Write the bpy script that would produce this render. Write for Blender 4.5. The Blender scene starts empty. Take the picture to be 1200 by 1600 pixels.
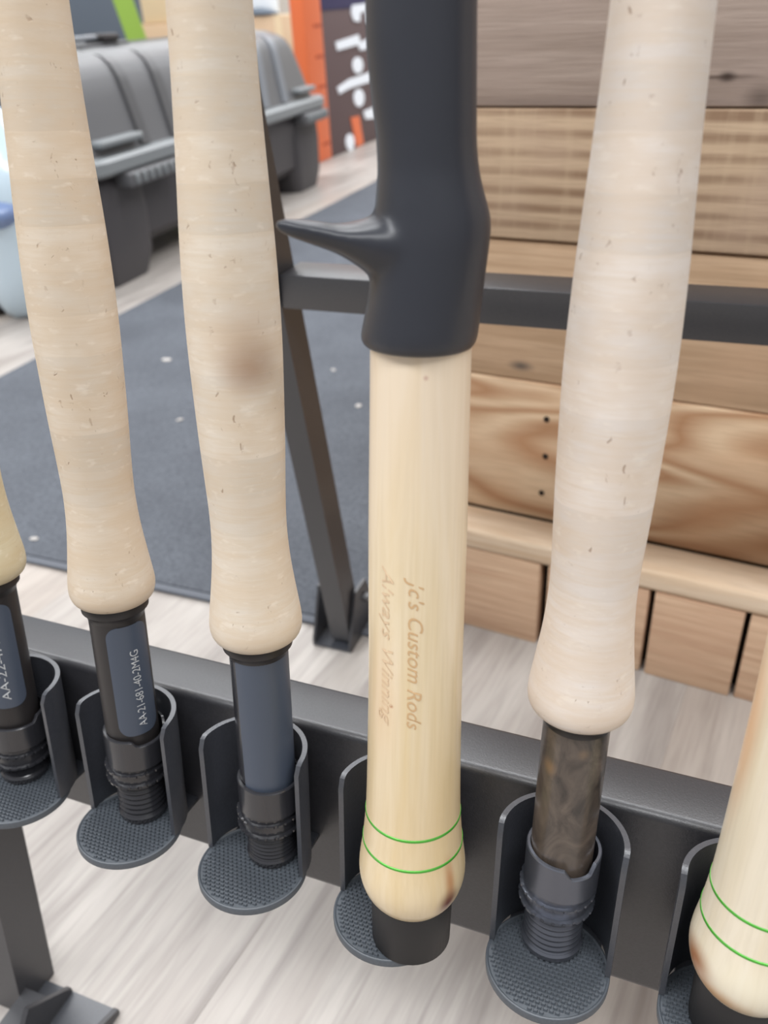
import bpy, bmesh, math, random
from mathutils import Matrix, Vector

random.seed(7)
SC = bpy.context.scene
COL = SC.collection
PI = math.pi

def lin(c):
    return tuple((v / 255 / 12.92) if v / 255 <= .04045 else ((v / 255 + .055) / 1.055) ** 2.4 for v in c)

# ------------------------------------------------------------------ camera
CAM = Vector((0.0, 0.037, 0.4855))
cd = bpy.data.cameras.new('camera')
cd.sensor_fit = 'VERTICAL'
cd.sensor_height = 32.0
cd.lens = 32.0 * 1317 / 1600
cd.clip_start = .01
cd.dof.use_dof = True
cd.dof.focus_distance = .275
cd.dof.aperture_fstop = cd.lens / 2.2
cam = bpy.data.objects.new('camera', cd)
COL.objects.link(cam)
R_ = Vector((0.9308, 0.3623, -0.0492)).normalized()
F_ = Vector((-0.3334, 0.7857, -0.5210)).normalized()
U_ = R_.cross(F_).normalized()
R_ = F_.cross(U_).normalized()
cam.matrix_world = Matrix(((R_.x, U_.x, -F_.x, CAM.x), (R_.y, U_.y, -F_.y, CAM.y),
                           (R_.z, U_.z, -F_.z, CAM.z), (0, 0, 0, 1)))
SC.camera = cam

# ------------------------------------------------------------------ light
world = bpy.data.worlds.new('shop_ambient')
SC.world = world
world.use_nodes = True
world.node_tree.nodes['Background'].inputs[0].default_value = (.96, .97, 1.0, 1)
world.node_tree.nodes['Background'].inputs[1].default_value = .30

def ceiling_lamp(x, y, sx, sy, power, color=(.97, .985, 1)):
    l = bpy.data.lights.new('ceiling_panel_light', 'AREA')
    l.shape = 'RECTANGLE'; l.size = sx; l.size_y = sy; l.energy = power; l.color = color
    o = bpy.data.objects.new('ceiling_panel_light', l)
    o.location = (x, y, 2.75)
    COL.objects.link(o)

for ly in (-.8, 1.75, 4.3, 6.85):              # unseen ceiling strip lights; the two far rows added to brighten rail tops
    for lx in (-3.5, -1.2, 1.1):
        ceiling_lamp(lx, ly, 2.0, .55, 44)

SC.view_settings.view_transform = 'Standard'
SC.view_settings.look = 'None'
SC.view_settings.gamma = 1
SC.view_settings.use_curve_mapping = False
SC.view_settings.exposure = 0.36

# ------------------------------------------------------------------ helpers
def new_obj(name, mesh, mat=None, parent=None):
    o = bpy.data.objects.new(name, mesh)
    COL.objects.link(o)
    if mat is not None and not mesh.materials:
        mesh.materials.append(mat)
    if parent is not None:
        o.parent = parent
    return o

def tag(o, label=None, cat=None, group=None, kind=None):
    if label: o['label'] = label
    if cat: o['category'] = cat
    if group: o['group'] = group
    if kind: o['kind'] = kind
    return o

def empty(name, loc=(0, 0, 0), rz=0.0):
    o = bpy.data.objects.new(name, None)
    o.empty_display_size = .03
    o.location = loc
    o.rotation_euler.z = rz
    COL.objects.link(o)
    return o

def mesh_from(name, v, f, smooth=False, sharp=None):
    m = bpy.data.meshes.new(name)
    m.from_pydata([tuple(p) for p in v], [], f)
    bm = bmesh.new(); bm.from_mesh(m)
    bmesh.ops.recalc_face_normals(bm, faces=bm.faces)
    bm.to_mesh(m); bm.free()
    if smooth:
        m.shade_smooth()
        if sharp: m.set_sharp_from_angle(angle=sharp)
    m.update()
    return m

def box_bm(bm, x0, x1, y0, y1, z0, z1, bev=0.0, seg=2, M=None):
    vs = [bm.verts.new((x, y, z)) for x in (x0, x1) for y in (y0, y1) for z in (z0, z1)]
    idx = ((0, 1, 3, 2), (4, 6, 7, 5), (0, 4, 5, 1), (2, 3, 7, 6), (0, 2, 6, 4), (1, 5, 7, 3))
    fs = [bm.faces.new([vs[i] for i in q]) for q in idx]
    vv = vs
    if bev > 0:
        r = bmesh.ops.bevel(bm, geom=list({e for f in fs for e in f.edges}), offset=bev, segments=seg, profile=.5, affect='EDGES')
        vv = list({v for f in r['faces'] for v in f.verts} | {v for v in vs if v.is_valid})
    if M is not None:
        bmesh.ops.transform(bm, matrix=M, verts=vv)

def bm_mesh(bm, name, smooth=False, sharp=math.radians(35)):
    bmesh.ops.recalc_face_normals(bm, faces=bm.faces)
    m = bpy.data.meshes.new(name)
    bm.to_mesh(m); bm.free()
    if smooth:
        m.shade_smooth(); m.set_sharp_from_angle(angle=sharp)
    return m

def box(name, x0, x1, y0, y1, z0, z1, mat, parent=None, bev=0.0, seg=2):
    bm = bmesh.new()
    box_bm(bm, x0, x1, y0, y1, z0, z1, bev, seg)
    return new_obj(name, bm_mesh(bm, name, bev > 0, math.radians(50)), mat, parent)

def spline(pts, n):
    """Catmull-Rom resampling of (z, r) pairs, evenly in z."""
    zs = [p[0] for p in pts]; rs = [p[1] for p in pts]
    out = []
    k = len(pts)
    def slope(i):
        if i == 0: return (rs[1] - rs[0]) / (zs[1] - zs[0])
        if i == k - 1: return (rs[-1] - rs[-2]) / (zs[-1] - zs[-2])
        return (rs[i + 1] - rs[i - 1]) / (zs[i + 1] - zs[i - 1])
    for i in range(k - 1):
        h = zs[i + 1] - zs[i]
        m = max(2, int(round(n * h / (zs[-1] - zs[0]))))
        for j in range(m):
            t = j / m
            a, b = slope(i), slope(i + 1)
            r = (2*t**3 - 3*t*t + 1) * rs[i] + (t**3 - 2*t*t + t) * h * a + (-2*t**3 + 3*t*t) * rs[i+1] + (t**3 - t*t) * h * b
            out.append((zs[i] + t * h, r))
    out.append((zs[-1], rs[-1]))
    return out

def lathe(name, prof, mat, parent=None, seg=48, cx=0.0, cy=0.0, sharp=math.radians(40), rmod=None):
    v, f = [], []
    n = len(prof)
    for (z, r) in prof:
        for j in range(seg):
            a = 2 * PI * j / seg
            rr = r if rmod is None else rmod(r, a, z)
            v.append((cx + rr * math.cos(a), cy + rr * math.sin(a), z))
    for i in range(n - 1):
        for j in range(seg):
            j2 = (j + 1) % seg
            f.append((i*seg + j, i*seg + j2, (i+1)*seg + j2, (i+1)*seg + j))
    f.append(tuple(range(seg - 1, -1, -1)))
    f.append(tuple((n-1)*seg + j for j in range(seg)))
    return new_obj(name, mesh_from(name, v, f, True, sharp), mat, parent)

def copy_under(o, parent):
    c = o.copy(); COL.objects.link(c); c.parent = parent
    return c

# ------------------------------------------------------------------ materials
class NT:
    def __init__(s, name, rough=.5, spec=.5, metal=0.0, coat=0.0):
        s.m = bpy.data.materials.new(name); s.m.use_nodes = True
        s.t = s.m.node_tree
        s.b = s.t.nodes['Principled BSDF']
        s.b.inputs['Roughness'].default_value = rough
        s.b.inputs['Specular IOR Level'].default_value = spec
        s.b.inputs['Metallic'].default_value = metal
        if coat:
            s.b.inputs['Coat Weight'].default_value = coat
            s.b.inputs['Coat Roughness'].default_value = .12
    def n(s, typ, **kw):
        nd = s.t.nodes.new(typ)
        for k, v in kw.items():
            if k.startswith('i_'):
                nd.inputs[k[2:].replace('_', ' ')].default_value = v
            else:
                setattr(nd, k, v)
        return nd
    def link(s, a, b): s.t.links.new(a, b)
    def coord(s, scale=(1, 1, 1), rot=(0, 0, 0), rnd=0.0):
        tc = s.n('ShaderNodeTexCoord')
        mp = s.n('ShaderNodeMapping')
        mp.inputs['Scale'].default_value = scale
        mp.inputs['Rotation'].default_value = rot
        src = tc.outputs['Object']
        if rnd:
            oi = s.n('ShaderNodeObjectInfo')
            ml = s.n('ShaderNodeMath', operation='MULTIPLY'); ml.inputs[1].default_value = rnd
            s.link(oi.outputs['Random'], ml.inputs[0])
            ad = s.n('ShaderNodeVectorMath', operation='ADD')
            s.link(src, ad.inputs[0]); s.link(ml.outputs[0], ad.inputs[1])
            src = ad.outputs[0]
        s.link(src, mp.inputs['Vector'])
        return mp.outputs[0]
    def noise(s, vec, scale, detail=3, rough=.55, dist=0.0):
        nd = s.n('ShaderNodeTexNoise')
        nd.inputs['Scale'].default_value = scale
        nd.inputs['Detail'].default_value = detail
        nd.inputs['Roughness'].default_value = rough
        nd.inputs['Distortion'].default_value = dist
        s.link(vec, nd.inputs['Vector'])
        return nd.outputs['Fac']
    def ramp(s, fac, stops):
        r = s.n('ShaderNodeValToRGB')
        els = r.color_ramp.elements
        while len(els) < len(stops): els.new(.5)
        for e, (p, c) in zip(els, stops):
            e.position = p
            e.color = (c, c, c, 1) if isinstance(c, (int, float)) else (*c, 1)
        s.link(fac, r.inputs['Fac'])
        return r.outputs['Color']
    def mix(s, fac, a, b, mode='MIX'):
        m = s.n('ShaderNodeMix', data_type='RGBA', blend_type=mode)
        for k, val in ((0, fac), (6, a), (7, b)):
            if isinstance(val, (int, float)): m.inputs[k].default_value = val
            elif isinstance(val, tuple): m.inputs[k].default_value = (*val, 1)
            else: s.link(val, m.inputs[k])
        return m.outputs[2]
    def math(s, op, a, b=0.0, clamp=False):
        m = s.n('ShaderNodeMath', operation=op, use_clamp=clamp)
        for k, val in ((0, a), (1, b)):
            if isinstance(val, (int, float)): m.inputs[k].default_value = val
            else: s.link(val, m.inputs[k])
        return m.outputs[0]
    def spot(s, centre, size, soft=1.0):
        """1 inside an ellipsoid (object space), fading to 0 at its edge."""
        tc = s.n('ShaderNodeTexCoord')
        sb = s.n('ShaderNodeVectorMath', operation='SUBTRACT'); sb.inputs[1].default_value = centre
        dv = s.n('ShaderNodeVectorMath', operation='DIVIDE'); dv.inputs[1].default_value = size
        ln = s.n('ShaderNodeVectorMath', operation='LENGTH')
        s.link(tc.outputs['Object'], sb.inputs[0]); s.link(sb.outputs[0], dv.inputs[0]); s.link(dv.outputs[0], ln.inputs[0])
        mr = s.n('ShaderNodeMapRange', interpolation_type='SMOOTHSTEP')
        mr.inputs[1].default_value = 1 - soft; mr.inputs[2].default_value = 1
        mr.inputs[3].default_value = 1; mr.inputs[4].default_value = 0
        s.link(ln.outputs['Value'], mr.inputs[0])
        return mr.outputs[0]
    def color(s, c):
        if isinstance(c, tuple): s.b.inputs['Base Color'].default_value = (*c, 1)
        else: s.link(c, s.b.inputs['Base Color'])
        return s
    def bump(s, h, dist, strength=1.0):
        b = s.n('ShaderNodeBump'); b.inputs['Distance'].default_value = dist; b.inputs['Strength'].default_value = strength
        s.link(h, b.inputs['Height']); s.link(b.outputs[0], s.b.inputs['Normal'])
        return s

def plain(name, c, rough=.5, spec=.5, metal=0.0, coat=0.0):
    return NT(name, rough, spec, metal, coat).color(lin(c)).m

def cork_material(name, base, stains=()):
    t = NT(name, .62, .3)
    b = lin(base)
    v = t.coord()
    sep = t.n('ShaderNodeSeparateXYZ'); t.link(v, sep.inputs[0])
    zone = t.math('FLOOR', t.math('ADD', t.math('DIVIDE', sep.outputs[2], .0127), t.math('MULTIPLY', t.noise(v, 60, 1), .12)))
    wn = t.n('ShaderNodeTexWhiteNoise', noise_dimensions='1D'); t.link(zone, wn.inputs['W'])
    tone = t.ramp(wn.outputs['Value'], [(0, .86), (1, 1.0)])
    c = t.mix(1.0, b, tone, 'MULTIPLY')
    streak = t.noise(t.coord((40, 40, 520)), 1.0, 5, .65, .6)
    c = t.mix(t.ramp(streak, [(.42, 0.0), (.70, .55)]), c, tuple(x * y for x, y in zip(b, (.86, .78, .66))))
    cloud = t.noise(t.coord((60, 60, 110)), 1.0, 2)
    c = t.mix(t.ramp(cloud, [(.40, .5), (.60, 0.0)]), c, tuple(x * y for x, y in zip(b, (.88, .80, .70))))
    pale = t.noise(t.coord((170, 170, 420)), 1.0, 2)
    c = t.mix(t.ramp(pale, [(.60, 0.0), (.74, .35)]), c, lin((236, 226, 212)))
    gate = t.ramp(t.noise(t.coord((85, 85, 70)), 1.0, 2), [(.46, 0.0), (.60, 1.0)])
    pit = t.math('MULTIPLY', t.ramp(t.noise(t.coord((520, 520, 340)), 1.0, 2.5, .6, .6), [(.655, 0.0), (.73, 1.0)]), gate)
    c = t.mix(t.math('MULTIPLY', pit, .55), c, lin((138, 104, 78)))
    for (ctr, size, col, amt) in stains:
        s = t.math('MULTIPLY', t.spot(ctr, size), amt)
        c = t.mix(s, c, lin(col))
    t.color(c)
    h = t.math('SUBTRACT', t.math('MULTIPLY', t.noise(t.coord((260, 260, 900)), 1.0, 3), .5), pit)
    t.bump(h, .00025, .5)
    return t.m

def blond_wood(name, c1, c2, stains=(), rot=0.0):
    t = NT(name, .38, .5, coat=.35)
    v = t.coord((120, 120, 9), (0, 0, rot))
    a = t.noise(v, 1.0, 4, .6, .8)
    c = t.mix(t.ramp(a, [(.35, 0.0), (.7, 1.0)]), lin(c1), lin(c2))
    fine = t.noise(t.coord((700, 700, 22)), 1.0, 2)
    c = t.mix(t.ramp(fine, [(.45, 0.0), (.75, .30)]), c, tuple(x * .82 for x in lin(c2)))
    for (ctr, size, col, amt) in stains:
        c = t.mix(t.math('MULTIPLY', t.spot(ctr, size), amt), c, lin(col))
    t.color(c)
    return t.m

def plank_material(name, c1, c2, c3, kind='fine', knots=(), rnd=7.0):
    """board running along local X; c1 light, c2 dark grain, c3 blush."""
    t = NT(name, .7, .3)
    if kind == 'saw':                                    # straight darker growth lines
        sp = t.n('ShaderNodeSeparateXYZ'); t.link(t.coord(), sp.inputs[0])
        warp = t.noise(t.coord((2.5, 4, 16), rnd=rnd), 1.0, 2, .5)
        w = t.math('SINE', t.math('ADD', t.math('MULTIPLY', sp.outputs[2], 520), t.math('MULTIPLY', warp, 6.0)))
        w = t.math('MULTIPLY', t.math('ADD', w, 1.0), t.math('MULTIPLY', t.noise(t.coord((6, 6, 30), rnd=rnd), 1.0, 2), .75))
    elif kind == 'pine':                                 # broad wandering figure
        v = t.coord((2.6, 6, 15), rnd=rnd)
        n0 = t.noise(v, 1.0, 1.5, .4, .5)
        w = t.math('PINGPONG', t.math('MULTIPLY', n0, 20.0), 1.0)
    else:
        v = t.coord((5, 30, 130), rnd=rnd)
        w = t.noise(v, 1.0, 4, .6, .4)
    lo, hi = ({'saw': (.18, .80), 'pine': (.10, 1.0)}.get(kind, (.36, .62)))
    c = t.mix(t.ramp(w, [(lo, 0.0), (hi, 1.0)]), lin(c1), lin(c2))
    blush = t.noise(t.coord((9, 9, 14), rnd=rnd), 1.0, 2)
    c = t.mix(t.ramp(blush, [(.45, 0.0), (.70, .6)]), c, lin(c3))
    fine = t.noise(t.coord((30, 200, 700), rnd=rnd), 1.0, 3)
    c = t.mix(t.ramp(fine, [(.45, 0.0), (.8, .4)]), c, tuple(x * .7 for x in lin(c2)))
    if kind == 'saw':
        across = t.noise(t.coord((150, 10, 14), rnd=rnd), 1.0, 2)
        c = t.mix(t.ramp(across, [(.5, 0.0), (.75, .30)]), c, lin((206, 182, 152)))
    for (ctr, size, col, amt) in knots:
        c = t.mix(t.math('MULTIPLY', t.spot(ctr, size), amt), c, lin(col))
    t.color(c)
    t.bump(fine, .0006, .5)
    return t.m

def powder_coat(name, c, rough=.42):
    t = NT(name, rough, 1.0)
    v = t.coord()
    a = t.noise(v, 900, 2)
    t.color(t.mix(t.ramp(a, [(.35, 0.0), (.8, 1.0)]), lin(c), lin(tuple(min(255, x + 9) for x in c))))
    t.bump(t.noise(v, 1500, 2), .00012, .5)
    return t.m

M = {}
M['cork_warm'] = cork_material('cork_warm', (218, 204, 186))
M['cork_cream'] = cork_material('cork_cream', (223, 211, 195),
    stains=(((.010, -.010, .1915), (.013, .013, .011), (150, 112, 84), .62), ((.010, -.010, .200), (.016, .016, .014), (186, 152, 122), .35)))
M['cork_pink'] = cork_material('cork_pink', (228, 217, 207))
M['cork_olive'] = cork_material('cork_olive', (214, 202, 172))
M['blond'] = blond_wood('blond_wood', (236, 220, 192), (226, 204, 162),
    stains=(((-.0024, -.0137, .1035), (.0010, .003, .0009), (170, 88, 48), .9),
            ((.0054, -.0114, .1990), (.0009, .003, .0010), (158, 72, 34), .9), ((0, 0, .200), (.05, .05, .075), (234, 216, 198), .6), ((0, 0, .050), (.05, .05, .075), (214, 184, 130), .5),
            ((-.006, -.0128, .105), (.010, .009, .034), (226, 190, 148), .45),
            ((.0145, -.0075, .0370), (.006, .0030, .014), (186, 126, 74), .85), ((.0150, -.0080, .0285), (.0085, .0055, .0080), (104, 42, 22), 1.0)))
M['ivory'] = blond_wood('ivory_wood', (232, 221, 200), (226, 212, 184),
    stains=(((0, -.014, .034), (.02, .02, .012), (238, 230, 206), .6), ((-.0140, -.0030, .112), (.0060, .009, .045), (214, 166, 116), .9),
            ((-.0090, -.0130, .0245), (.016, .012, .0065), (206, 156, 100), .8), ((-.0152, -.0078, .0305), (.0105, .0105, .0090), (160, 96, 40), 1.0)))
M['grip_black'] = NT('grip_black', .36, .5).color(lin((48, 50, 57))).m
M['rubber'] = plain('rubber_black', (38, 37, 38), .55, .4)
M['anodised'] = plain('anodised_black', (44, 44, 48), .22, .8)
M['anodised_blue'] = plain('anodised_gunmetal', (104, 107, 116), .32, .6, .7)
M['seat_black'] = plain('seat_black', (42, 39, 39), .42, .5)
M['insert_blue'] = plain('insert_slate', (72, 80, 94), .40, .5)
M['print_white'] = plain('print_pale', (188, 190, 192), .6)
M['burn'] = plain('burn_brown', (210, 174, 130), .6)
M['burn_faint'] = plain('burn_faint', (220, 192, 158), .6)
M['green_thread'] = plain('green_metallic_thread', (84, 176, 62), .28, .6, .35)
M['blank'] = plain('rod_blank', (30, 31, 34), .25, .6)
t = NT('burl_dark', .35, .5, coat=.3)
v = t.coord((1, 1, .7))
a = t.noise(v, 95, 4, .6, 1.2)
cc = t.mix(t.ramp(a, [(.32, 0.0), (.72, 1.0)]), lin((46, 41, 38)), lin((104, 92, 82)))
cc = t.mix(t.math('MULTIPLY', t.spot((-.0057, -.0086, .0790), (.0035, .006, .0042)), .65), cc, lin((138, 108, 78)))
cc = t.mix(t.math('MULTIPLY', t.spot((.0040, -.0095, .0870), (.0025, .006, .0028)), .7), cc, lin((116, 96, 76)))
t.color(cc); M['burl'] = t.m
M['rack'] = powder_coat('rack_powder_coat', (44, 44, 48), .40)
M['cradle'] = powder_coat('cradle_powder_coat', (56, 58, 64), .34)
M['pad'] = powder_coat('pad_rubber', (68, 74, 81), .55)
M['bolt'] = plain('bolt_steel', (120, 120, 122), .35, .5, .8)
t = NT('mat_carpet', .95, .15)
v = t.coord()
a = t.noise(v, 260, 3, .7); bq = t.noise(v, 9, 3)
cc = t.mix(t.ramp(a, [(.3, 0.0), (.7, 1.0)]), lin((80, 83, 89)), lin((106, 110, 117)))
cc = t.mix(t.ramp(bq, [(.35, .35), (.65, 0.0)]), cc, lin((74, 76, 82)))
t.color(cc); t.bump(a, .002, .6); M['mat'] = t.m
M['mat_edge'] = plain('mat_edge', (88, 92, 100), .7)
M['lint'] = plain('lint', (176, 172, 168), .9)

def floor_material(name, c1, c2, c3):
    t = NT(name, .42, .4)
    a = t.noise(t.coord((16, 2.0, 1), rnd=9.0), 1.0, 5, .62, .7)
    c = t.mix(t.ramp(a, [(.32, 0.0), (.68, 1.0)]), lin(c1), lin(c2))
    b = t.noise(t.coord((46, 3.5, 1), rnd=5.0), 1.0, 4, .6, .5)
    c = t.mix(t.ramp(b, [(.50, 0.0), (.74, .75)]), c, lin(c3))
    d = t.noise(t.coord((240, 12, 1), rnd=3.0), 1.0, 3)
    c = t.mix(t.ramp(d, [(.45, 0.0), (.8, .35)]), c, lin(tuple(x * .8 for x in c3)))
    t.color(c)
    return t.m

M['floor'] = floor_material('laminate_oak', (182, 176, 170), (156, 148, 142), (124, 116, 112))
M['floor_b'] = floor_material('laminate_oak_warm', (180, 171, 163), (160, 150, 142), (132, 121, 114))
M['floor_base'] = plain('floor_underlay', (120, 112, 106), .8)
M['wall'] = plain('wall_paint', (206, 198, 188), .8)
M['lid'] = plain('trunk_lid_plastic', (94, 94, 96), .40, .5)
M['rib'] = plain('trunk_rib_plastic', (80, 80, 82), .40, .5)
M['rib_light'] = plain('trunk_rib_pale', (118, 122, 128), .40, .5)
M['rim'] = plain('trunk_rim_plastic', (126, 130, 132), .40, .5)
M['tub'] = plain('trunk_tub_plastic', (66, 63, 65), .5, .45)
M['tub_dark'] = plain('trunk_recess', (46, 42, 42), .6, .4)
M['orange'] = plain('orange_enamel', (222, 112, 66), .5)
M['orange_dark'] = plain('orange_slot', (176, 78, 44), .6)
M['brown'] = plain('carton_brown_print', (92, 74, 74), .6)
M['navy'] = plain('carton_navy_print', (60, 56, 92), .6)
M['white_print'] = plain('white_print', (236, 240, 246), .6)
M['slate'] = plain('cabinet_slate', (84, 94, 106), .6)
M['lime'] = plain('lime_enamel', (140, 174, 72), .5)
M['card'] = plain('cardboard', (198, 172, 144), .85, .2)
M['card_pale'] = plain('cardboard_pale', (216, 196, 164), .85, .2)
M['card_white'] = plain('white_carton', (232, 238, 244), .6)
M['bag'] = NT('clear_film', .12, .6).color(lin((196, 214, 226))).m
M['bag_blue'] = plain('blue_film', (122, 142, 182), .2, .6)

# ------------------------------------------------------------------ room shell
ANG = math.radians(-7)      # laying direction of the boards
floor = box('floor', -6.5, 4.5, -3.0, 8.5, -.03, -.006, M['floor_base'])
tag(floor, 'grey oak laminate floor under the rod rack and mat', kind='structure')
bw, bl = .19, 1.28
bm = bmesh.new(); box_bm(bm, -bw/2 + .0001, bw/2 - .0001, -bl/2 + .0001, bl/2 - .0001, -.006, 0)
mesh_a = bm_mesh(bm, 'floor_board'); mesh_a.materials.append(M['floor'])
mesh_b = mesh_a.copy(); mesh_b.materials.clear(); mesh_b.materials.append(M['floor_b'])
ca, sa = math.cos(ANG), math.sin(ANG)
for i in range(-16, 9):
    for j in range(-2, 6):
        px = i * bw + .045; py = j * bl + (i * .43 % 1) * bl
        x, y = px * ca - py * sa, px * sa + py * ca
        if not (-3.2 < x < 1.6 and -1.1 < y < 5.2): continue
        o = new_obj('floor_board', mesh_b if (i * 5 + j * 3) % 4 == 0 else mesh_a, None, floor)
        o.location = (x, y, 0); o.rotation_euler.z = ANG
wb = box('wall_back', -6.5, 4.5, 8.4, 8.5, -.006, 2.9, M['wall'])
tag(wb, 'plain beige shop wall behind the displays', kind='structure')
wl = box('wall_left', -6.5, -6.4, -3.0, 8.4, -.006, 2.9, M['wall'])
tag(wl, 'plain beige shop wall left of the displays', kind='structure')

# ------------------------------------------------------------------ rack
AL = math.radians(8.5)
TILT = Matrix.Translation((0, 0, .2382)) @ Matrix.Rotation(-AL, 4, 'X')   # rack frame -> world (leans back)
def to_rack(p): return TILT.inverted() @ Vector(p)
def camdir(x, y):
    """angle round a rod (rack frame) that faces the camera"""
    c = to_rack(CAM)
    return math.atan2(c.y - y, c.x - x)

PADX = [-.0206 + (k - 5) * .056 for k in range(0, 7)]
rack = empty('rod_rack')
rack.matrix_world = TILT
tag(rack, 'black powder coated steel rod rack with row of cradles on pads', 'rod rack')
RF = .2295                                            # rack rail front plane
rail = box('front_rail', -.332, .446, RF, RF + .0255, -.0283, .0512, M['rack'], rack, .003, 4)

def cradle_mesh():
    v, f = [], []
    R, th, H, rc = .0205, .0018, .0512, .0042
    angs = [-.12 + (PI + .24) * i / 40 for i in range(41)]
    arc = [R * (a + .12) for a in angs]; tot = arc[-1]
    nz = 8
    for r in (R, R - th):
        for a, s in zip(angs, arc):
            e = min(s, tot - s)
            top = H if e >= rc else H - rc + math.sqrt(max(0, rc*rc - (rc - e)**2))
            for k in range(nz + 1):
                v.append((r * math.cos(a), .209 + r * math.sin(a), top * k / nz))
    n1 = 41 * (nz + 1)
    idx = lambda l, i, k: l * n1 + i * (nz + 1) + k
    for l in (0, 1):
        for i in range(40):
            for k in range(nz):
                f.append((idx(l, i, k), idx(l, i+1, k), idx(l, i+1, k+1), idx(l, i, k+1)))
    for i in range(40):
        for k in (0, nz):
            f.append((idx(0, i, k), idx(0, i+1, k), idx(1, i+1, k), idx(1, i, k)))
    for k in range(nz):
        for i in (0, 40):
            f.append((idx(0, i, k), idx(0, i, k+1), idx(1, i, k+1), idx(1, i, k)))
    m = mesh_from('cradle', v, f, True, math.radians(40))
    m.materials.append(M['cradle'])
    return m

def pad_mesh():
    prof = [(-.0032, .0200), (-.0029, .0204), (-.0006, .0205), (-.0002, .0203), (0, .0199), (-.0004, .0194), (-.0004, .0001)]
    v, f, seg = [], [], 64
    for z, r in prof:
        for j in range(seg):
            a = 2 * PI * j / seg
            v.append((r * math.cos(a), r * math.sin(a), z))
    for i in range(len(prof) - 1):
        for j in range(seg):
            f.append((i*seg + j, i*seg + (j+1) % seg, (i+1)*seg + (j+1) % seg, (i+1)*seg + j))
    f.append(tuple(range(seg)))
    f.append(tuple((len(prof)-1)*seg + j for j in range(seg)))
    m = mesh_from('rest_pad', v, f, True, math.radians(35)); m.materials.append(M['pad'])
    return m

def tread_mesh():
    v, f = [], []
    px, py = .00190, .00155
    for j in range(-13, 14):
        for i in range(-11, 12):
            x = (i + .5 * (j % 2)) * px; y = j * py
            if math.hypot(x, y) > .0187: continue
            b = len(v)
            hx, hy = .00072, .00046
            for (sx, sy, z, k) in ((-1, -1, -.0004, 1), (1, -1, -.0004, 1), (1, 1, -.0004, 1), (-1, 1, -.0004, 1),
                                   (-1, -1, .0004, .7), (1, -1, .0004, .7), (1, 1, .0004, .7), (-1, 1, .0004, .7)):
                v.append((x + sx * hx * k, y + sy * hy * k, z))
            f += [(b+4, b+5, b+6, b+7), (b, b+1, b+5, b+4), (b+1, b+2, b+6, b+5), (b+2, b+3, b+7, b+6), (b+3, b, b+4, b+7)]
    m = bpy.data.meshes.new('tread'); m.from_pydata(v, [], f); m.materials.append(M['pad'])
    return m

cm, pm, tm = cradle_mesh(), pad_mesh(), tread_mesh()
for k in range(1, 7):
    o = new_obj('cradle', cm, None, rack); o.location = (PADX[k], 0, 0)
    p = new_obj('rest_pad', pm, None, rack); p.location = (PADX[k], .205, 0)
    tr = new_obj('tread', tm, None, p); tr['kind'] = 'stuff'
    mb = box('pad_bracket', -.016, .016, -.004, RF - .205 + .0002, -.0034, -.0009, M['cradle'], p, .0004, 1)

# legs are modelled in world space and parented with the inverse rack matrix
INV = TILT.inverted()
def world_part(name, bm, mat, parent=None, smooth=False):
    bmesh.ops.transform(bm, matrix=INV, verts=bm.verts)
    return new_obj(name, bm_mesh(bm, name, smooth), mat, parent or rack)

def front_leg(x0, x1):
    bm = bmesh.new()                                  # square tube cut level with the floor
    vs = []
    for (x, y) in ((x0, RF), (x1, RF), (x1, RF + .0255), (x0, RF + .0255)):
        ztop = -.0283
        zbot = (0.0 - .2382 + y * math.sin(AL)) / math.cos(AL)
        vs.append((bm.verts.new((x, y, zbot)), bm.verts.new((x, y, ztop))))
    for i in range(4):
        a, b = vs[i], vs[(i + 1) % 4]
        bm.faces.new((a[0], b[0], b[1], a[1]))
    bm.faces.new([q[0] for q in vs]); bm.faces.new([q[1] for q in vs])
    return new_obj('front_leg', bm_mesh(bm, 'front_leg'), M['rack'], rack)
front_leg(-.3285, -.3085)
front_leg(.423, .443)

def prism_x(bm, x0, x1, poly):
    a = [bm.verts.new((x0, y, z)) for y, z in poly]; b = [bm.verts.new((x1, y, z)) for y, z in poly]
    n = len(poly)
    for i in range(n):
        bm.faces.new((a[i], a[(i+1) % n], b[(i+1) % n], b[i]))
    bm.faces.new(a); bm.faces.new(b)

def foot(x0, x1, yf, yb, ym, hz, th=.0025):
    """U bracket: plate on the floor and two upright ears."""
    bm = bmesh.new(); box_bm(bm, x0, x1, yf, yb, 0, th)
    f = world_part('foot', bm, M['cradle'])
    for xa in (x0, x1 - th):
        bm = bmesh.new()
        prism_x(bm, xa, xa + th, [(yf, th), (yf, th + .004), (ym, hz), (ym + .022, hz), (yb, .012), (yb, th)])
        world_part('foot_ear', bm, M['rack'], f)
    return f
rf = foot(-.2890, -.2525, .541, .600, .560, .052)
bm = bmesh.new()
bmesh.ops.create_cone(bm, cap_ends=True, segments=12, radius1=.0045, radius2=.0040, depth=.004,
                      matrix=Matrix.Translation((-.2505, .578, .035)) @ Matrix.Rotation(PI/2, 4, 'Y'))
world_part('bolt_head', bm, M['bolt'], rf)
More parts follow.
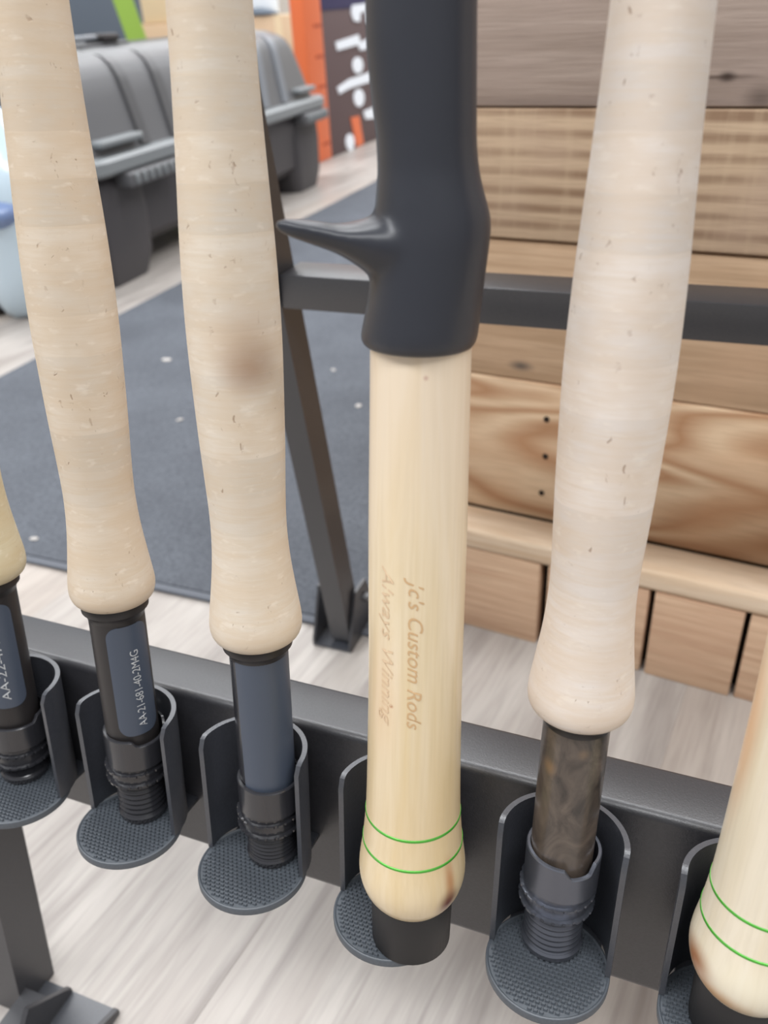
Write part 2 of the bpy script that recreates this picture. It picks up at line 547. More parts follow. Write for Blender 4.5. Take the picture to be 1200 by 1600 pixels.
# front foot: bracket beside the leg
bm = bmesh.new(); box_bm(bm, -.3085, -.2570, .172, .2165, 0, .0025)
ff = world_part('foot', bm, M['cradle'])
bm = bmesh.new(); prism_x(bm, -.2925, -.2895, [(.172, .0025), (.172, .010), (.19, .030), (.2165, .006), (.2165, .0025)])
world_part('foot_ear', bm, M['rack'], ff)
bm = bmesh.new(); prism_x(bm, -.2600, -.2570, [(.172, .0025), (.172, .020), (.195, .014), (.2165, .004), (.2165, .0025)])
world_part('foot_ear', bm, M['rack'], ff)
bm = bmesh.new()
box_bm(bm, -.3085, -.2925, .176, .204, .0025, .016)
world_part('foot_block', bm, M['rack'], ff)

def rear_leg(x0, x1):
    bm = bmesh.new()
    S = -.17
    yy = lambda z: .5495 + S * z
    prism_x(bm, x0, x1, [(yy(.006), .006), (yy(1.06), 1.06), (yy(1.06) + .0255, 1.06), (yy(.006) + .0255, .006)])
    return world_part('rear_leg', bm, M['rack'])
rear_leg(-.2740, -.2560)
rear_leg(.425, .443)
bm = bmesh.new(); box_bm(bm, -.2560, .425, .495, .5255, .3212, .3428, .0012, 2)
world_part('rear_rail', bm, M['rack'], smooth=True)

# ------------------------------------------------------------------ rods
def rod(name, x, y, lean_x, label, cat='fishing rod', group=None):
    """thing at the rod's foot in the rack frame; lean_x tips it sideways (m per m)."""
    r = empty(name)
    r.matrix_world = TILT @ Matrix.Translation((x, y, 0)) @ Matrix.Rotation(math.atan(lean_x), 4, 'Y')
    tag(r, label, cat, group)
    r['face'] = camdir(x, y)
    return r

def sec(pts): return [(z, r / 1000) for z, r in pts]

CORK = sec([(.0956, 11.2), (.0959, 12.6), (.0967, 13.9), (.0981, 14.9), (.1002, 15.45), (.1026, 15.5), (.1055, 15.2), (.1105, 14.5), (.1160, 13.75), (.1220, 13.0),
            (.1290, 12.4), (.1360, 12.1), (.1430, 12.15), (.1510, 12.45), (.1650, 13.05), (.1800, 13.5), (.1945, 13.8), (.2070, 13.75), (.2240, 13.25),
            (.2388, 12.5), (.2536, 11.8), (.2684, 11.25), (.2831, 10.9), (.300, 10.7), (.330, 10.6), (.345, 11.0), (.356, 10.4), (.360, 7.0)])

def patch(name, r, a0, a1, z0, z1, rc, mat, parent, dz=26, na=22, depth=.00025):
    """panel lying on a cylinder, rounded at the corners"""
    v, f = [], []
    zs = []
    for i in range(dz + 1):
        t_ = i / dz
        zs.append(z0 + (z1 - z0) * (.5 - .5 * math.cos(PI * t_)))
    half = (a1 - a0) / 2 * r; mid = (a0 + a1) / 2
    rc = min(rc, half * .999)
    rows = []
    for z in zs:
        e = min(z - z0, z1 - z)
        cut = 0 if e >= rc else rc - math.sqrt(max(0, rc*rc - (rc - e)**2))
        rows.append((z, half - cut))
    for lay, rr in ((0, r + depth), (1, r - .0004)):
        for z, w in rows:
            for j in range(na + 1):
                a = mid + (2 * j / na - 1) * w / r
                v.append((rr * math.cos(a), rr * math.sin(a), z))
    n = (dz + 1) * (na + 1)
    ix = lambda l, i, j: l * n + i * (na + 1) + j
    for i in range(dz):
        for j in range(na):
            f.append((ix(0, i, j), ix(0, i, j+1), ix(0, i+1, j+1), ix(0, i+1, j)))
        for j in (0, na):
            f.append((ix(0, i, j), ix(0, i+1, j), ix(1, i+1, j), ix(1, i, j)))
    return new_obj(name, mesh_from(name, v, f, True, math.radians(40)), mat, parent)

def text_mesh(body, size, shear=0.0, space=1.0, offset=0.0):
    cu = bpy.data.curves.new('lettering', 'FONT')
    cu.body = body; cu.size = size; cu.shear = shear; cu.space_character = space
    cu.align_x = 'LEFT'; cu.align_y = 'CENTER'; cu.resolution_u = 3; cu.offset = offset
    o = bpy.data.objects.new('tmp', cu); COL.objects.link(o)
    bpy.context.view_layer.update()
    dg = bpy.context.evaluated_depsgraph_get()
    m = bpy.data.meshes.new_from_object(o.evaluated_get(dg))
    bpy.data.objects.remove(o)
    return m

def wrap_text(name, body, size, length, r, angle, z_start, up, mat, parent, shear=0.0, offset=0.0, rfun=None):
    """lettering on a cylinder, reading upward (up=1, tops to the left) or downward (up=-1, tops to the right)"""
    m = text_mesh(body, size, shear, 1.0, offset)
    xs = [v.co.x for v in m.vertices]; x0, x1 = min(xs), max(xs)
    k = length / (x1 - x0)
    for v in m.vertices:
        u = (v.co.x - x0) * k
        z = z_start + up * u
        side = -v.co.y * up
        rr = (rfun(z) if rfun else r) + .00012
        a = angle + side / rr
        v.co = (rr * math.cos(a), rr * math.sin(a), z)
    m.materials.clear()
    m.materials.append(mat)
    return new_obj(name, m, None, parent)

def hood_mesh(z0, z1, r, notch, drop, th=.0012, off=(0, 0), half=.95):
    """open collar; the rim steps down around the angle `notch`"""
    v, f, seg = [], [], 64
    def top(a):
        d = abs((a - notch + PI) % (2 * PI) - PI)
        k = min(1, max(0, (half - d) / .24)); k = k*k*(3 - 2*k)
        return z1 - drop * k
    prof = [(z0, r - .0006), (z0 + .0006, r), (None, r), (None, r - .0003), (None, r - th), (z0 + .002, r - th)]
    for i, (z, rr) in enumerate(prof):
        for j in range(seg):
            a = 2 * PI * j / seg
            zz = z if z is not None else top(a) - (.0004 if i != 3 else 0)
            if i == 4: zz = top(a)
            v.append((off[0] + rr * math.cos(a), off[1] + rr * math.sin(a), zz))
    n = len(prof)
    for i in range(n - 1):
        for j in range(seg):
            j2 = (j + 1) % seg
            f.append((i*seg + j, i*seg + j2, (i+1)*seg + j2, (i+1)*seg + j))
    f.append(tuple((n-1)*seg + j for j in range(seg))); f.append(tuple(range(seg)))
    return mesh_from('hood', v, f, True, math.radians(35))

def knurl(r, a, z):
    return r * (1.0 if (a / (2 * PI) * 22) % 1 < .72 else .966)

def reel_seat(r, zc, barrel_mat, metal, hood_top, hood_bot, rings, thread_top, notch_off, thr=.0093, hr=.0118, check=.0952, drop=.0026, half=.95):
    face = r['face']
    lathe('winding_check', [(check - .0060 + zc, .0101), (check - .0048 + zc, .0104), (check - .0030 + zc, .0113), (check - .0026 + zc, .0119), (check + .0004 + zc, .0121), (check + .0020 + zc, .0110)],
          M['seat_black'], r)
    b = lathe('seat_barrel', [(hood_bot - .001, .0100), (check - .0040 + zc, .0100)], barrel_mat, r)
    dirx = (math.cos(face + .9), math.sin(face + .9))
    h = new_obj('hood', hood_mesh(hood_bot, hood_top, hr, face + notch_off, drop, off=(.0008 * dirx[0], .0008 * dirx[1]), half=half), metal, r)
    ztop, zlow = rings[0][1], rings[1][0]
    lathe('lock_nut', [(zlow - .0018, thr * 1.02), (zlow - .0004, hr * .925), (ztop, hr * .94), (hood_bot + .0004, hr * .95)], metal, r)
    for (za, zb) in rings:
        zm = (za + zb) / 2
        lathe('knurled_ring', [(zm - .0007, hr * .955), (zm - .0005, hr * 1.035), (zm + .0005, hr * 1.045), (zm + .0007, hr * .955)], metal, r, seg=176, rmod=knurl, sharp=math.radians(25))
    prof = [(.0036, thr), (.0042, thr * .94)]
    n = 6; z = .0042; dz = (thread_top - .0050) / n
    for i in range(n):
        prof += [(z + dz * .15, thr * .93), (z + dz * .45, thr * 1.0), (z + dz * .75, thr * 1.0), (z + dz * .98, thr * .93)]
        z += dz
    prof += [(thread_top, thr * .93)]
    lathe('threads', prof, metal, r, sharp=math.radians(60))
    lathe('end_cap', [(0, thr * .90), (.0008, thr * 1.02), (.0030, thr * 1.06), (.0038, thr * 1.0)], metal, r)
    return b

def blank(r, z0=.352, z1=.95, ra=.0055, rb=.0045):
    lathe('rod_blank', [(z0, ra), (z1, rb)], M['blank'], r, seg=20)

def cork_grip(r, mat, k=1.0, dz=0.0):
    prof = spline([(z + dz, q * k) for z, q in CORK], 110)
    return lathe('cork_grip', prof, mat, r, seg=64, sharp=math.radians(70))

# rod at the left edge
r1 = rod('fishing_rod', -.2500, .2145, 0.0, 'fishing rod cut off by the left edge, black reel seat with slate window')
cork_grip(r1, M['cork_olive'])
b = reel_seat(r1, 0, M['seat_black'], M['anodised'], .0330, .0190, [(.0150, .0172), (.0095, .0118)], .0090, -.2)
fa = r1['face']
patch('seat_window', .0100, fa - .80, fa + .62, .0400, .0870, .0048, M['insert_blue'], b)
wrap_text('serial_lettering', 'AA-22-479-6', .0046, .0340, .01030, fa - .12, .0440, 1, M['print_white'], b)
blank(r1)

# second rod
r2 = rod('fishing_rod', -.1886, .2145, -.003, 'warm tan cork fishing rod, black reel seat with numbered slate window, left of smudged rod')
cork_grip(r2, M['cork_warm'], .972, .0030)
b = reel_seat(r2, .0030, M['seat_black'], M['anodised'], .0425, .0285, [(.0250, .0272), (.0198, .0221)], .0195, .75)
fa = r2['face']
patch('seat_window', .0100, fa - .50, fa + 1.12, .0440, .0915, .0046, M['insert_blue'], b)
wrap_text('serial_lettering', 'AA-21-681-40-2M4G', .0046, .0335, .01032, fa + .42, .0475, 1, M['print_white'], b)
blank(r2)

# third rod
r3 = rod('fishing_rod', -.1326 + .0040, .2140, -.011, 'cream cork fishing rod with brown thumb smudge, plain slate reel seat')
cork_grip(r3, M['cork_cream'], 1.0, .0012)
b = reel_seat(r3, .0012, M['anodised'], M['anodised'], .0385, .0255, [(.0215, .0238), (.0160, .0184)], .0158, .2, drop=.0003)
fa = r3['face']
patch('seat_insert', .0100, fa - .90, fa + 1.75, .0360, .0912, .0002, M['insert_blue'], b)
blank(r3)

# fifth rod
r5 = rod('fishing_rod', -.0212, .2145, .0015, 'pale pinkish cork fishing rod with dark burl reel seat and gunmetal threads')
cork_grip(r5, M['cork_pink'], .995, .0006)
reel_seat(r5, .0030, M['burl'], M['anodised_blue'], .0435, .0295, [(.0250, .0274), (.0195, .0219)], .0190, .58, thr=.0098, hr=.0120, drop=.0034, half=.50)
blank(r5)

# wooden handled rods
WOOD = sec([(.0195, 12.6), (.0210, 13.8), (.0235, 15.4), (.0265, 16.6), (.0300, 17.35), (.0335, 17.5), (.0375, 17.15), (.0435, 16.3), (.0500, 15.65), (.0579, 15.05), (.0723, 14.55),
            (.0867, 14.23), (.1011, 13.95), (.1155, 13.75), (.1299, 13.68), (.1443, 13.6), (.1587, 13.45), (.1732, 13.2), (.1876, 12.95), (.2020, 12.75), (.2100, 12.7)])
WS = spline(WOOD, 90)
def wood_r(z):
    for (a, ra), (b, rb) in zip(WS, WS[1:]):
        if a <= z <= b: return ra + (rb - ra) * (z - a) / (b - a)
    return WS[-1][1]

def wood_handle(r, mat):
    w = lathe('wooden_handle', WS, mat, r, seg=64, sharp=math.radians(70))
    for z in (.0560, .0448):
        rr = wood_r(z)
        lathe('green_ring', [(z - .00065, rr - .0002), (z - .0004, rr + .00014), (z + .0004, rr + .00014), (z + .00065, rr - .0002)], M['green_thread'], r, seg=64)
    lathe('butt_cap', [(0, .0128), (.0007, .0134), (.0205, .0136), (.0212, .0128)], M['rubber'], r)
    return w

r4 = rod('fishing_rod', -.0766 + .0098, .1990, -.006, 'blond wooden fishing rod handle with black trigger grip and green rings')
w4 = wood_handle(r4, M['blond'])
fa = r4['face']
wrap_text('burned_lettering', "Jc's Custom Rods", .0060, .0485, .0137, fa - .02, .1455, -1, M['burn'], w4, .35, 0, wood_r)
wrap_text('burned_lettering', "Always Winning", .0056, .0510, .0137, fa - .62, .1475, -1, M['burn_faint'], w4, .35, 0, wood_r)

# trigger grip: lofted body and curved trigger fused into one skin
def trigger_grip():
    hor = Vector((math.cos(fa), math.sin(fa), 0))            # towards the camera
    left = Vector((math.sin(fa), -math.cos(fa), 0))          # camera's left
    L = [(.2045, 14.9), (.206, 15.3), (.2123, 13.9), (.2177, 12.9), (.2224, 12.4), (.230, 11.9), (.238, 11.2), (.2443, 10.7), (.2515, 11.0), (.2611, 12.3), (.2709, 13.25), (.2785, 13.3), (.31, 12.6), (.34, 10.0)]
    Rr = [(.2045, 13.7), (.206, 14.1), (.2103, 14.4), (.2224, 15.4), (.2303, 16.15), (.2343, 16.2), (.2366, 15.4), (.2426, 13.4), (.2470, 12.5), (.2509, 12.05), (.2611, 11.6), (.2785, 11.0), (.31, 10.6), (.34, 9.0)]
    Dp = [(.2045, 15.4), (.206, 15.8), (.218, 15.2), (.230, 14.4), (.245, 12.2), (.262, 12.0), (.30, 11.6), (.34, 9.5)]
    def at(tab, z):
        for (a, ra), (b, rb) in zip(tab, tab[1:]):
            if a <= z <= b:
                t_ = (z - a) / (b - a); return (ra + (rb - ra) * t_) / 1000
        return tab[-1][1] / 1000
    bm = bmesh.new()
    zs = [.2040, .2044, .2052, .2066] + [.2066 + (.34 - .2066) * i / 60 for i in range(1, 61)]
    rings = []
    seg = 56
    for z in zs:
        q = {.2040: .93, .2044: .965, .2052: .99}.get(z, 1.0)
        zz = max(z, .2045)
        l, r_, d = at(L, zz) * q, at(Rr, zz) * q, at(Dp, zz) * q
        ring = []
        for j in range(seg):
            a = 2 * PI * j / seg
            c, s = math.cos(a), math.sin(a)
            # a=0 -> right, pi -> left
            p = (-left) * (r_ * c if c > 0 else 0) + left * (l * -c if c < 0 else 0) + hor * (d * s)
            ring.append(bm.verts.new((p.x, p.y, z)))
        rings.append(ring)
    for a, b in zip(rings, rings[1:]):
        for j in range(seg):
            bm.faces.new((a[j], a[(j+1) % seg], b[(j+1) % seg], b[j]))
    bm.faces.new(list(reversed(rings[0]))); bm.faces.new(rings[-1])
    # trigger: tapering hook, deep at its root
    phi = math.radians(16)
    tdir = left * math.cos(phi) + hor * math.sin(phi)
    side = Vector((0, 0, 1)).cross(tdir)
    path = [(.000, .2290, 13.0, 15.0), (.006, .2290, 12.4, 12.6), (.010, .2293, 11.5, 10.2), (.0135, .2297, 10.4, 7.8), (.017, .2302, 9.0, 5.7), (.021, .2309, 7.6, 4.1),
            (.0245, .2318, 6.6, 3.7), (.0280, .2325, 5.4, 3.2), (.0310, .2331, 4.3, 2.7), (.0332, .2335, 3.2, 2.2), (.0350, .2337, 2.0, 1.5)]
    prev = None
    for (d, zc, w, h) in path:
        ring = []
        for j in range(24):
            a = 2 * PI * j / 24
            hh = h * (.62 if math.sin(a) > 0 else 1.0)     # flatter on top
            p = tdir * d + side * (w / 1000 * math.cos(a)) + Vector((0, 0, zc + hh / 1000 * math.sin(a)))
            ring.append(bm.verts.new(p))
        if prev:
            for j in range(24):
                bm.faces.new((prev[j], prev[(j+1) % 24], ring[(j+1) % 24], ring[j]))
        else:
            bm.faces.new(list(reversed(ring)))
        prev = ring
    bm.faces.new(prev)
    m = bm_mesh(bm, 'trigger_grip')
    o = bpy.data.objects.new('tmp', m); COL.objects.link(o)
    md = o.modifiers.new('r', 'REMESH'); md.mode = 'VOXEL'; md.voxel_size = .0008; md.use_smooth_shade = True
    ms = o.modifiers.new('s', 'SMOOTH'); ms.factor = .5; ms.iterations = 22
    bpy.context.view_layer.update()
    dg = bpy.context.evaluated_depsgraph_get()
    m2 = bpy.data.meshes.new_from_object(o.evaluated_get(dg))
    bpy.data.objects.remove(o)
    m2.shade_smooth()
    m2.materials.clear(); m2.materials.append(M['grip_black'])
    return new_obj('trigger_grip', m2, None, r4)
trigger_grip()
blank(r4, .335, .95)

r6 = rod('fishing_rod', .0375, .2055, 0.0, 'ivory wooden fishing rod handle with green rings at the right edge')
wood_handle(r6, M['ivory'])
lathe('upper_grip', sec([(.2090, 14.0), (.2120, 14.6), (.24, 13.5), (.30, 11.5), (.34, 9)]), M['grip_black'], r6)
blank(r6, .335, .95)

# ------------------------------------------------------------------ pallet wood counter
ctr = empty('pallet_wood_stand', (-.1708, .6086, 0), math.atan2(-.1024, .9947))
tag(ctr, 'reclaimed pallet wood display stand with horizontal planks behind the rods', 'display stand')
X0, X1 = -.028, .42                                   # along the front; local y grows away from the camera
SB = .040                                              # upper planks stand back behind the plinth
PT = .014
M['p_grey'] = plank_material('plank_weathered', (186, 168, 156), (164, 146, 134), (180, 160, 150), 'fine',
    (((.1515, .04, .0164), (.0075, .02, .0042), (46, 36, 32), 1.0), ((.146, .04, .0162), (.034, .02, .0022), (84, 68, 60), .8), ((.172, .04, .004), (.014, .02, .012), (96, 84, 76), .7), ((.05, .04, .002), (.22, .02, .006), (140, 124, 116), .6)), rnd=0)
M['p_saw'] = plank_material('plank_sawn', (198, 172, 144), (146, 118, 94), (196, 170, 148), 'saw', rnd=0)
M['p_tan'] = plank_material('plank_tan', (204, 174, 144), (180, 150, 120), (198, 164, 134), 'fine',
    (((.0305, .04, .0110), (.014, .02, .0060), (92, 84, 78), .9),), rnd=0)
M['p_pine'] = plank_material('plank_pine', (218, 190, 158), (172, 130, 96), (198, 152, 114), 'pine', rnd=0)
M['p_pale'] = plank_material('plank_pale', (228, 208, 184), (208, 180, 150), (220, 194, 164), 'fine')
M['p_slat'] = plank_material('plank_slat', (218, 188, 158), (192, 156, 128), (204, 168, 140), 'fine')
M['p_side'] = plank_material('plank_side', (184, 156, 126), (150, 122, 96), (170, 138, 108), 'fine')
M['dark_gap'] = plain('dark_backing', (52, 44, 40), .9, .1)
planks = [(.1025, .2240, 'p_pine'), (.2250, .3310, 'p_tan'), (.3325, .4175, 'p_saw'), (.4185, .5200, 'p_grey'), (.5215, .6100, 'p_saw'), (.6115, .7000, 'p_pine')]
for i, (z0, z1, mk) in enumerate(planks):
    yj = (.0, .0012, -.0008, .0006, 0, .001)[i]
    o = box('plank', X0, X1, SB + yj, SB + yj + PT, 0, z1 - z0, M[mk], ctr, .0012, 2)
    o.location.z = z0
    if i == 0:
        for nx, nz in ((.0536, .1949), (.0543, .1620), (.0528, .1275)):
            bm = bmesh.new()
            bmesh.ops.create_cone(bm, cap_ends=True, segments=10, radius1=.0026, radius2=.0022, depth=.0012,
                                  matrix=Matrix.Translation((nx, SB - .0002, nz - z0)) @ Matrix.Rotation(PI/2, 4, 'X'))
            new_obj('nail_head', bm_mesh(bm, 'nail_head'), M['dark_gap'], o)
box('backing_panel', X0 + .002, X1 - .002, SB + PT + .0015, SB + PT + .012, .0, .699, M['dark_gap'], ctr)
box('plinth_cap', X0 - .002, X1, .0, SB + .0, .0835, .1025, M['p_pale'], ctr, .004, 3)
edges = [(X0, .0665), (.0730, .1545), (.1590, .2245), (.2285, .318), (.323, X1)]
for i, (xa, xb) in enumerate(edges):
    o = box('slat', xa, xb, .001 + (.001 if i % 2 else 0), .016, .0, .0835, M['p_slat'], ctr, .0012, 2)
box('plinth_back', X0 + .002, X1 - .002, .0178, .030, .0, .082, M['dark_gap'], ctr)
for i in range(7):
    z0 = .0 + i * .1
    box('side_plank', X0 - .0135, X0 - .0005 - (.0 if i else 0), SB + .002, .60, z0 + .001, z0 + .099, M['p_side'], ctr, .001, 2)
box('stand_top', X0 - .02, X1 + .02, SB - .02, .62, .7005, .730, M['p_pale'], ctr, .003, 2)

# ------------------------------------------------------------------ floor mat
mat_root = empty('floor_mat', (-.64, 1.9, 0))
tag(mat_root, 'dark grey carpet mat lying on the floor behind the rack', 'floor mat')
bm = bmesh.new(); box_bm(bm, -.40, .405, -1.325, 1.6, .0003, .0050, .0015, 2)
new_obj('carpet', bm_mesh(bm, 'carpet', True), M['mat'], mat_root)
box('edging', -.40, .405, -1.3345, -1.3255, .0003, .0042, M['mat_edge'], mat_root, .0012, 2)
for i, (lx, ly, s) in enumerate(((-0.8138, 1.0973, 0.0060), (-0.6638, 0.9056, 0.0035), (-0.4432, 1.0128, 0.0040), (-0.5313, 1.1246, 0.0032), (-0.6504, 0.6002, 0.0035))):
    m = bmesh.new()
    bmesh.ops.create_icosphere(m, subdivisions=2, radius=1)
    for v in m.verts:
        v.co = Vector((v.co.x * s * 1.5, v.co.y * s * (.8 + .4 * random.random()), v.co.z * .0012 * random.uniform(.6, 1.2)))
    o = new_obj('lint_scrap', bm_mesh(m, 'lint_scrap', True), M['lint'])
    o.location = (lx, ly, .0058); o.rotation_euler.z = i * .8
    tag(o, ['largest pale lint scrap on the dark mat between the two cork rods', 'small pale lint scrap on the mat, nearer than the largest',
            'pale lint scrap on the mat right of the rear rack leg', 'tiny pale lint scrap on the mat close to the trigger grip',
            'small pale lint scrap near the mat edge, lower left'][i], 'lint', 'lint scraps on the mat')

# ------------------------------------------------------------------ storage trunk
TR = empty('storage_chest', (-1.1538, 1.4293, 0), math.atan2(.9988, -.049))
tag(TR, 'large grey plastic storage chest with ribbed lid standing on the floor', 'storage chest')
# local x runs along the trunk away from the camera, local -y points at the mat (front), local +y to the back
TL0, TL1, TD = -.03, 1.155, .36
def loft(name, rings, mat, parent, close=True, smooth=True, ang=35):
    bm = bmesh.new()
    rs = [[bm.verts.new(p) for p in r] for r in rings]
    n = len(rs[0])
    for a, b in zip(rs, rs[1:]):
        for j in range(n):
            bm.faces.new((a[j], a[(j+1) % n], b[(j+1) % n], b[j]))
    if close:
        bm.faces.new(list(reversed(rs[0]))); bm.faces.new(rs[-1])
    return new_obj(name, bm_mesh(bm, name, smooth, math.radians(ang)), mat, parent)
def rrect(x0, x1, y0, y1, r, z, n=6):
    pts = []
    for (cx, cy, a0) in ((x1 - r, y0 + r, -PI/2), (x1 - r, y1 - r, 0), (x0 + r, y1 - r, PI/2), (x0 + r, y0 + r, PI)):
        for i in range(n + 1):
            a = a0 + PI/2 * i / n
            pts.append((cx + r * math.cos(a), cy + r * math.sin(a), z))
    return pts
tub_rings = [rrect(TL0 + .05, TL1 - .05, .03, TD - .03, .05, .055), rrect(TL0 + .03, TL1 - .03, .012, TD - .012, .05, .075), rrect(TL0 + .02, TL1 - .02, .005, TD - .005, .05, .22)]
tub = loft('tub', tub_rings, M['tub'], TR)
for (xa, xb) in ((TL0 + .012, TL0 + .20), (TL1 - .21, TL1 - .02)):
    for (ya, yb) in ((.002, .11), (TD - .11, TD - .002)):
        loft('tub_foot', [rrect(xa + .012, xb - .03, ya + .004, yb - .004, .025, 0), rrect(xa, xb, ya, yb, .03, .045), rrect(xa - .002, xb + .004, ya - .002, yb + .002, .03, .13), rrect(xa, xb, ya, yb, .03, .20)], M['tub'], TR)
loft('rim', [rrect(TL0 - .008, TL1 + .008, -.020, TD + .020, .055, .214), rrect(TL0 - .014, TL1 + .014, -.026, TD + .026, .06, .220),
             rrect(TL0 - .014, TL1 + .014, -.026, TD + .026, .06, .240), rrect(TL0 - .008, TL1 + .008, -.018, TD + .018, .055, .246)], M['rim'], TR)
lid_rings = []
for z, ins in ((.246, .006), (.26, .010), (.30, .020), (.34, .030), (.375, .040), (.395, .050), (.410, .066), (.420, .090), (.425, .120)):
    lid_rings.append(rrect(TL0 + ins * .9, TL1 - ins * .9, ins, TD - ins, .06 + ins * .2, z))
lid = loft('lid', lid_rings, M['lid'], TR)
def lid_y(z):
    t_ = [(.246, .006), (.26, .010), (.30, .020), (.34, .030), (.375, .040), (.395, .050), (.410, .066), (.420, .090), (.425, .120)]
    for (a, ya), (b, yb) in zip(t_, t_[1:]):
        if a <= z <= b: return ya + (yb - ya) * (z - a) / (b - a)
    return .12
def lid_rib(xt, xb, w, mat):
    """moulded strip running up the lid's front and over its shoulder"""
    rings = []
    for i in range(15):
        z = .250 + (.4245 - .250) * i / 14
        y = lid_y(z); k = i / 14
        x = xb + (xt - xb) * k
        rings.append([(x - w/2, y + .006, z), (x - w/2, y - .007, z), (x + w/2, y - .007, z), (x + w/2, y + .006, z)])
    rings.append([(xt - w/2, .25, .420), (xt - w/2, .25, .4285), (xt + w/2, .25, .4285), (xt + w/2, .25, .420)])
    return loft('lid_rib', rings, mat, TR, ang=50)
for xt, xb, mk in ((.205, .20, 'rib'), (.335, .32, 'rib'), (.855, .790, 'rib_light'), (.955, .915, 'rib_light')):
    lid_rib(xt, xb, .030, M[mk])
for (xa, xb) in ((.03, .175), (.985, 1.10)):
    bm = bmesh.new(); box_bm(bm, xa, xb, -.012, .02, .262, .276, .005, 3)
    new_obj('lid_grip', bm_mesh(bm, 'lid_grip', True), M['rim'], TR)
for (xa, xb) in ((.065, .265), (.955, 1.12)):
    bm = bmesh.new(); box_bm(bm, xa, xb, -.036, .006, .185, .2135, .005, 3)
    la = new_obj('latch', bm_mesh(bm, 'latch', True), M['lid'], TR)
    n = 7
    for i in range(n):
        x = xa + (xb - xa) * (i + .8) / (n + .6)
        box('latch_ridge', x - .005, x + .005, -.042, -.034, .190, .210, M['rim'], la, .002, 2)
# folding carry handle on the lid
hb = box('carry_handle', .06, .40, .13, .24, .425, .432, M['rib'], TR, .003, 2)
for (xa, xb) in ((.05, .125), (.30, .36)):
    box('handle_mount', xa, xb, .125, .18, .432, .448, M['tub_dark'], hb, .006, 3)
box('handle_bar', .11, .30, .14, .165, .436, .447, M['rib_light'], hb, .004, 3)

# ------------------------------------------------------------------ background display stock
up = empty('rack_upright', (-1.3743, 2.8839, 0))
tag(up, 'orange slotted shelving upright standing beside the storage chest', 'shelving post')
box('post', -.050, .0, -.03, .108, 0, 1.5, M['orange'], up, .006, 2)
for i in range(12):
    z = .05 + i * .09
    box('slot', -.02, .0015, .035, .095, z, z + .010, M['orange_dark'], up)
carton = empty('flat_carton', (-1.3743, 2.9925, 0))
tag(carton, 'dark brown flat carton with bold white print beside the orange upright', 'carton')
box('carton_body', -.055, -.004, .003, .95, 0, .455, M['brown'], carton, .003, 2)
box('carton_band', -.055, -.002, .003, .95, .4555, .75, M['navy'], carton, .003, 2)
# white strokes and the orange bar printed on the face, given in image pixels and laid on that face's plane
def face_pt(px, py, x):
    d = R_ * ((px - 600) / 1317) - U_ * ((py - 800) / 1317) + F_
    t_ = (x - CAM.x) / d.x
    return CAM + d * t_
def stroke(name, poly, mat, xoff):
    pts = [face_pt(px, py, -1.3743 - .004) - Vector((-1.3743, 2.9925, 0)) for px, py in poly]
    bm = bmesh.new()
    a = [bm.verts.new((-.0035, p.y, max(p.z, .0))) for p in pts]; b = [bm.verts.new((xoff, p.y, max(p.z, .0))) for p in pts]
    n = len(a)
    for i in range(n): bm.faces.new((a[i], a[(i+1) % n], b[(i+1) % n], b[i]))
    bm.faces.new(a); bm.faces.new(b)
    return new_obj(name, bm_mesh(bm, name), mat, carton)
def oval(cx, cy, rx, ry, n=14, sh=0.0):
    return [(cx + rx * math.cos(2*PI*i/n) + sh * math.sin(2*PI*i/n), cy + ry * math.sin(2*PI*i/n)) for i in range(n)]
for poly in ([(549, 8), (596, 2), (596, 14), (579, 17), (580, 40), (572, 36), (570, 18), (562, 20), (561, 34), (552, 33), (548, 22)],
             [(523, 66), (559, 54), (562, 66), (580, 58), (596, 55), (596, 72), (562, 79), (558, 70), (526, 79)],
             oval(558, 102, 8, 13), [(526, 137), (545, 124), (596, 106), (596, 122), (545, 138), (529, 147)], oval(560, 153, 8, 14),
             [(567, 174), (592, 164), (600, 176), (600, 184), (570, 186)], oval(546, 222, 6.5, 13)):
    stroke('white_mark', poly, M['white_print'], .0)
stroke('orange_mark', [(547, 184), (560, 181), (567, 224), (556, 230)], M['orange'], .0)

def pt(px, py, dist):
    d = R_ * ((px - 600) / 1317) - U_ * ((py - 800) / 1317) + F_
    d = d / math.hypot(d.x, d.y)
    return CAM + d * dist
c = pt(60, 20, 4.9)
cab = empty('storage_cabinet', (c.x, c.y, 0), math.radians(37))
tag(cab, 'slate grey cabinet behind the storage chest beside the lime post', 'cabinet')
box('cabinet_body', -.75, .58, 0, .5, 0, 1.3, M['slate'], cab, .006, 2)
box('cabinet_door', -.74, .57, -.018, -.0005, .03, 1.28, M['slate'], cab, .004, 2)
c = pt(196, 20, 3.3)
lp = empty('lime_post', (c.x, c.y, 0), math.radians(36))
tag(lp, 'lime green leaning post behind the storage chest', 'post')
bm = bmesh.new()
box_bm(bm, -.031, .031, -.02, .02, 0, 1.1, .004, 2, Matrix.Translation((.10, 0, 0)) @ Matrix.Rotation(math.radians(-11), 4, 'Y'))
new_obj('post_tube', bm_mesh(bm, 'post_tube', True), M['lime'], lp)
box('post_base', .03, .17, -.05, .05, 0, .012, M['lime'], lp, .003, 2)
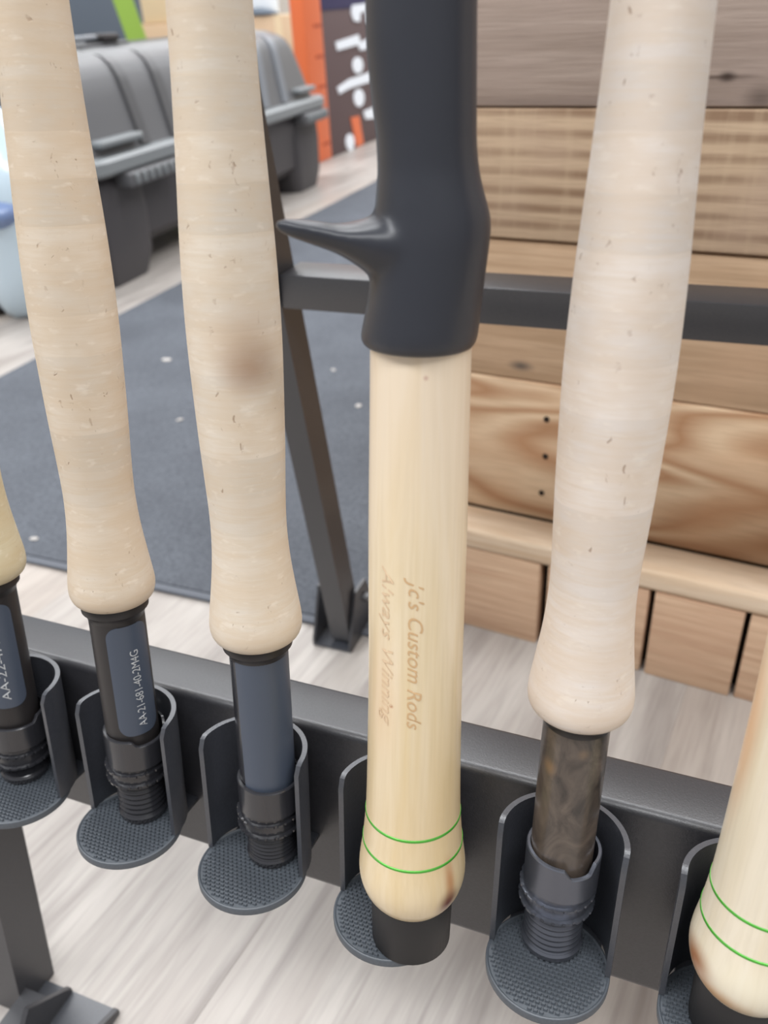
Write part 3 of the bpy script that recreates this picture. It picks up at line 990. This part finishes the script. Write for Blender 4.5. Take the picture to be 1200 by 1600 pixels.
def carton_box(name, px0, px1, dist, z0, z1, depth, mat, label, lidmat=None):
    a = pt(px0, 20, dist); b = pt(px1, 20, dist)
    w = (b - a).length; ang = math.atan2(b.y - a.y, b.x - a.x)
    r = empty(name, (a.x, a.y, z0), ang)
    tag(r, label, 'box')
    box('box_body', 0, w, 0, depth, 0, z1 - z0, mat, r, .003, 2)
    box('flap', .004, w - .004, .004, depth - .004, z1 - z0, z1 - z0 + .004, lidmat or mat, r)
    box('tape', w * .44, w * .56, -.0012, -.0002, (z1 - z0) * .3, z1 - z0, M['card_pale'], r)
    return r
carton_box('cardboard_box', 214, 330, 3.5, 0, .44, .25, M['card'], 'brown cardboard box behind the chest right of the lime post')
carton_box('cardboard_box', 222, 330, 3.52, .4445, .78, .2, M['card_pale'], 'upper cardboard box stacked on the brown box behind the chest')
carton_box('cardboard_box', 385, 480, 4.9, 0, .430, .25, M['card'], 'tan cardboard box between the chest and orange upright', M['card_pale'])
c = pt(408, 10, 3.95)
carton_box('white_carton', 380, 436, 4.98, .4345, .75, .15, M['card_white'], 'white carton stacked on the tan cardboard box by the orange upright', M['card_white'])
c = pt(410, 20, 4.93)
bm = bmesh.new()
bmesh.ops.create_icosphere(bm, subdivisions=3, radius=1)
for v in bm.verts:
    v.co = Vector((v.co.x * .085, v.co.y * .045, (v.co.z if v.co.z > 0 else v.co.z * .15) * .030 * (1 - .35 * v.co.x)))
cap = new_obj('cap', bm_mesh(bm, 'cap', True, 3), M['slate'])
cap.location = (c.x, c.y, .4395); cap.rotation_euler.z = math.radians(28)
tag(cap, 'small slate blue cap lying on the tan cardboard box', 'cap')

# wrapped bundle at the left edge
bg = empty('wrapped_bundle', (-1.225, 1.26, 0))
tag(bg, 'clear and blue film wrapped bundle on the floor at the left edge', 'bundle')
def crumple(name, cx, cy, cz, rx, ry, rz, mat, seed):
    rnd = random.Random(seed)
    dirs = [Vector((rnd.gauss(0, 1), rnd.gauss(0, 1), rnd.gauss(0, 1))).normalized() for _ in range(26)]
    bm = bmesh.new(); bmesh.ops.create_icosphere(bm, subdivisions=4, radius=1)
    for v in bm.verts:
        n = v.co.normalized()
        k = 1 + .10 * sum(math.exp(-((n - d).length / .42) ** 2) * (1 if i % 2 else -1) for i, d in enumerate(dirs))
        v.co = Vector((cx + n.x * rx * k, cy + n.y * ry * k, max(.001, cz + n.z * rz * k)))
    return new_obj(name, bm_mesh(bm, name, True, 3), mat, bg)
crumple('film_wrap', 0, 0, .190, .094, .092, .190, M['bag'], 3)
crumple('blue_band', 0, 0, .200, .1005, .098, .048, M['bag_blue'], 5)
crumple('film_knot', .01, .0, .395, .030, .028, .035, M['bag'], 9)
box('bundle_dark_block', -.13, -.05, -.04, .05, .0, .05, M['tub_dark'], bg, .01, 3)  # dark block low at the left of the wrap
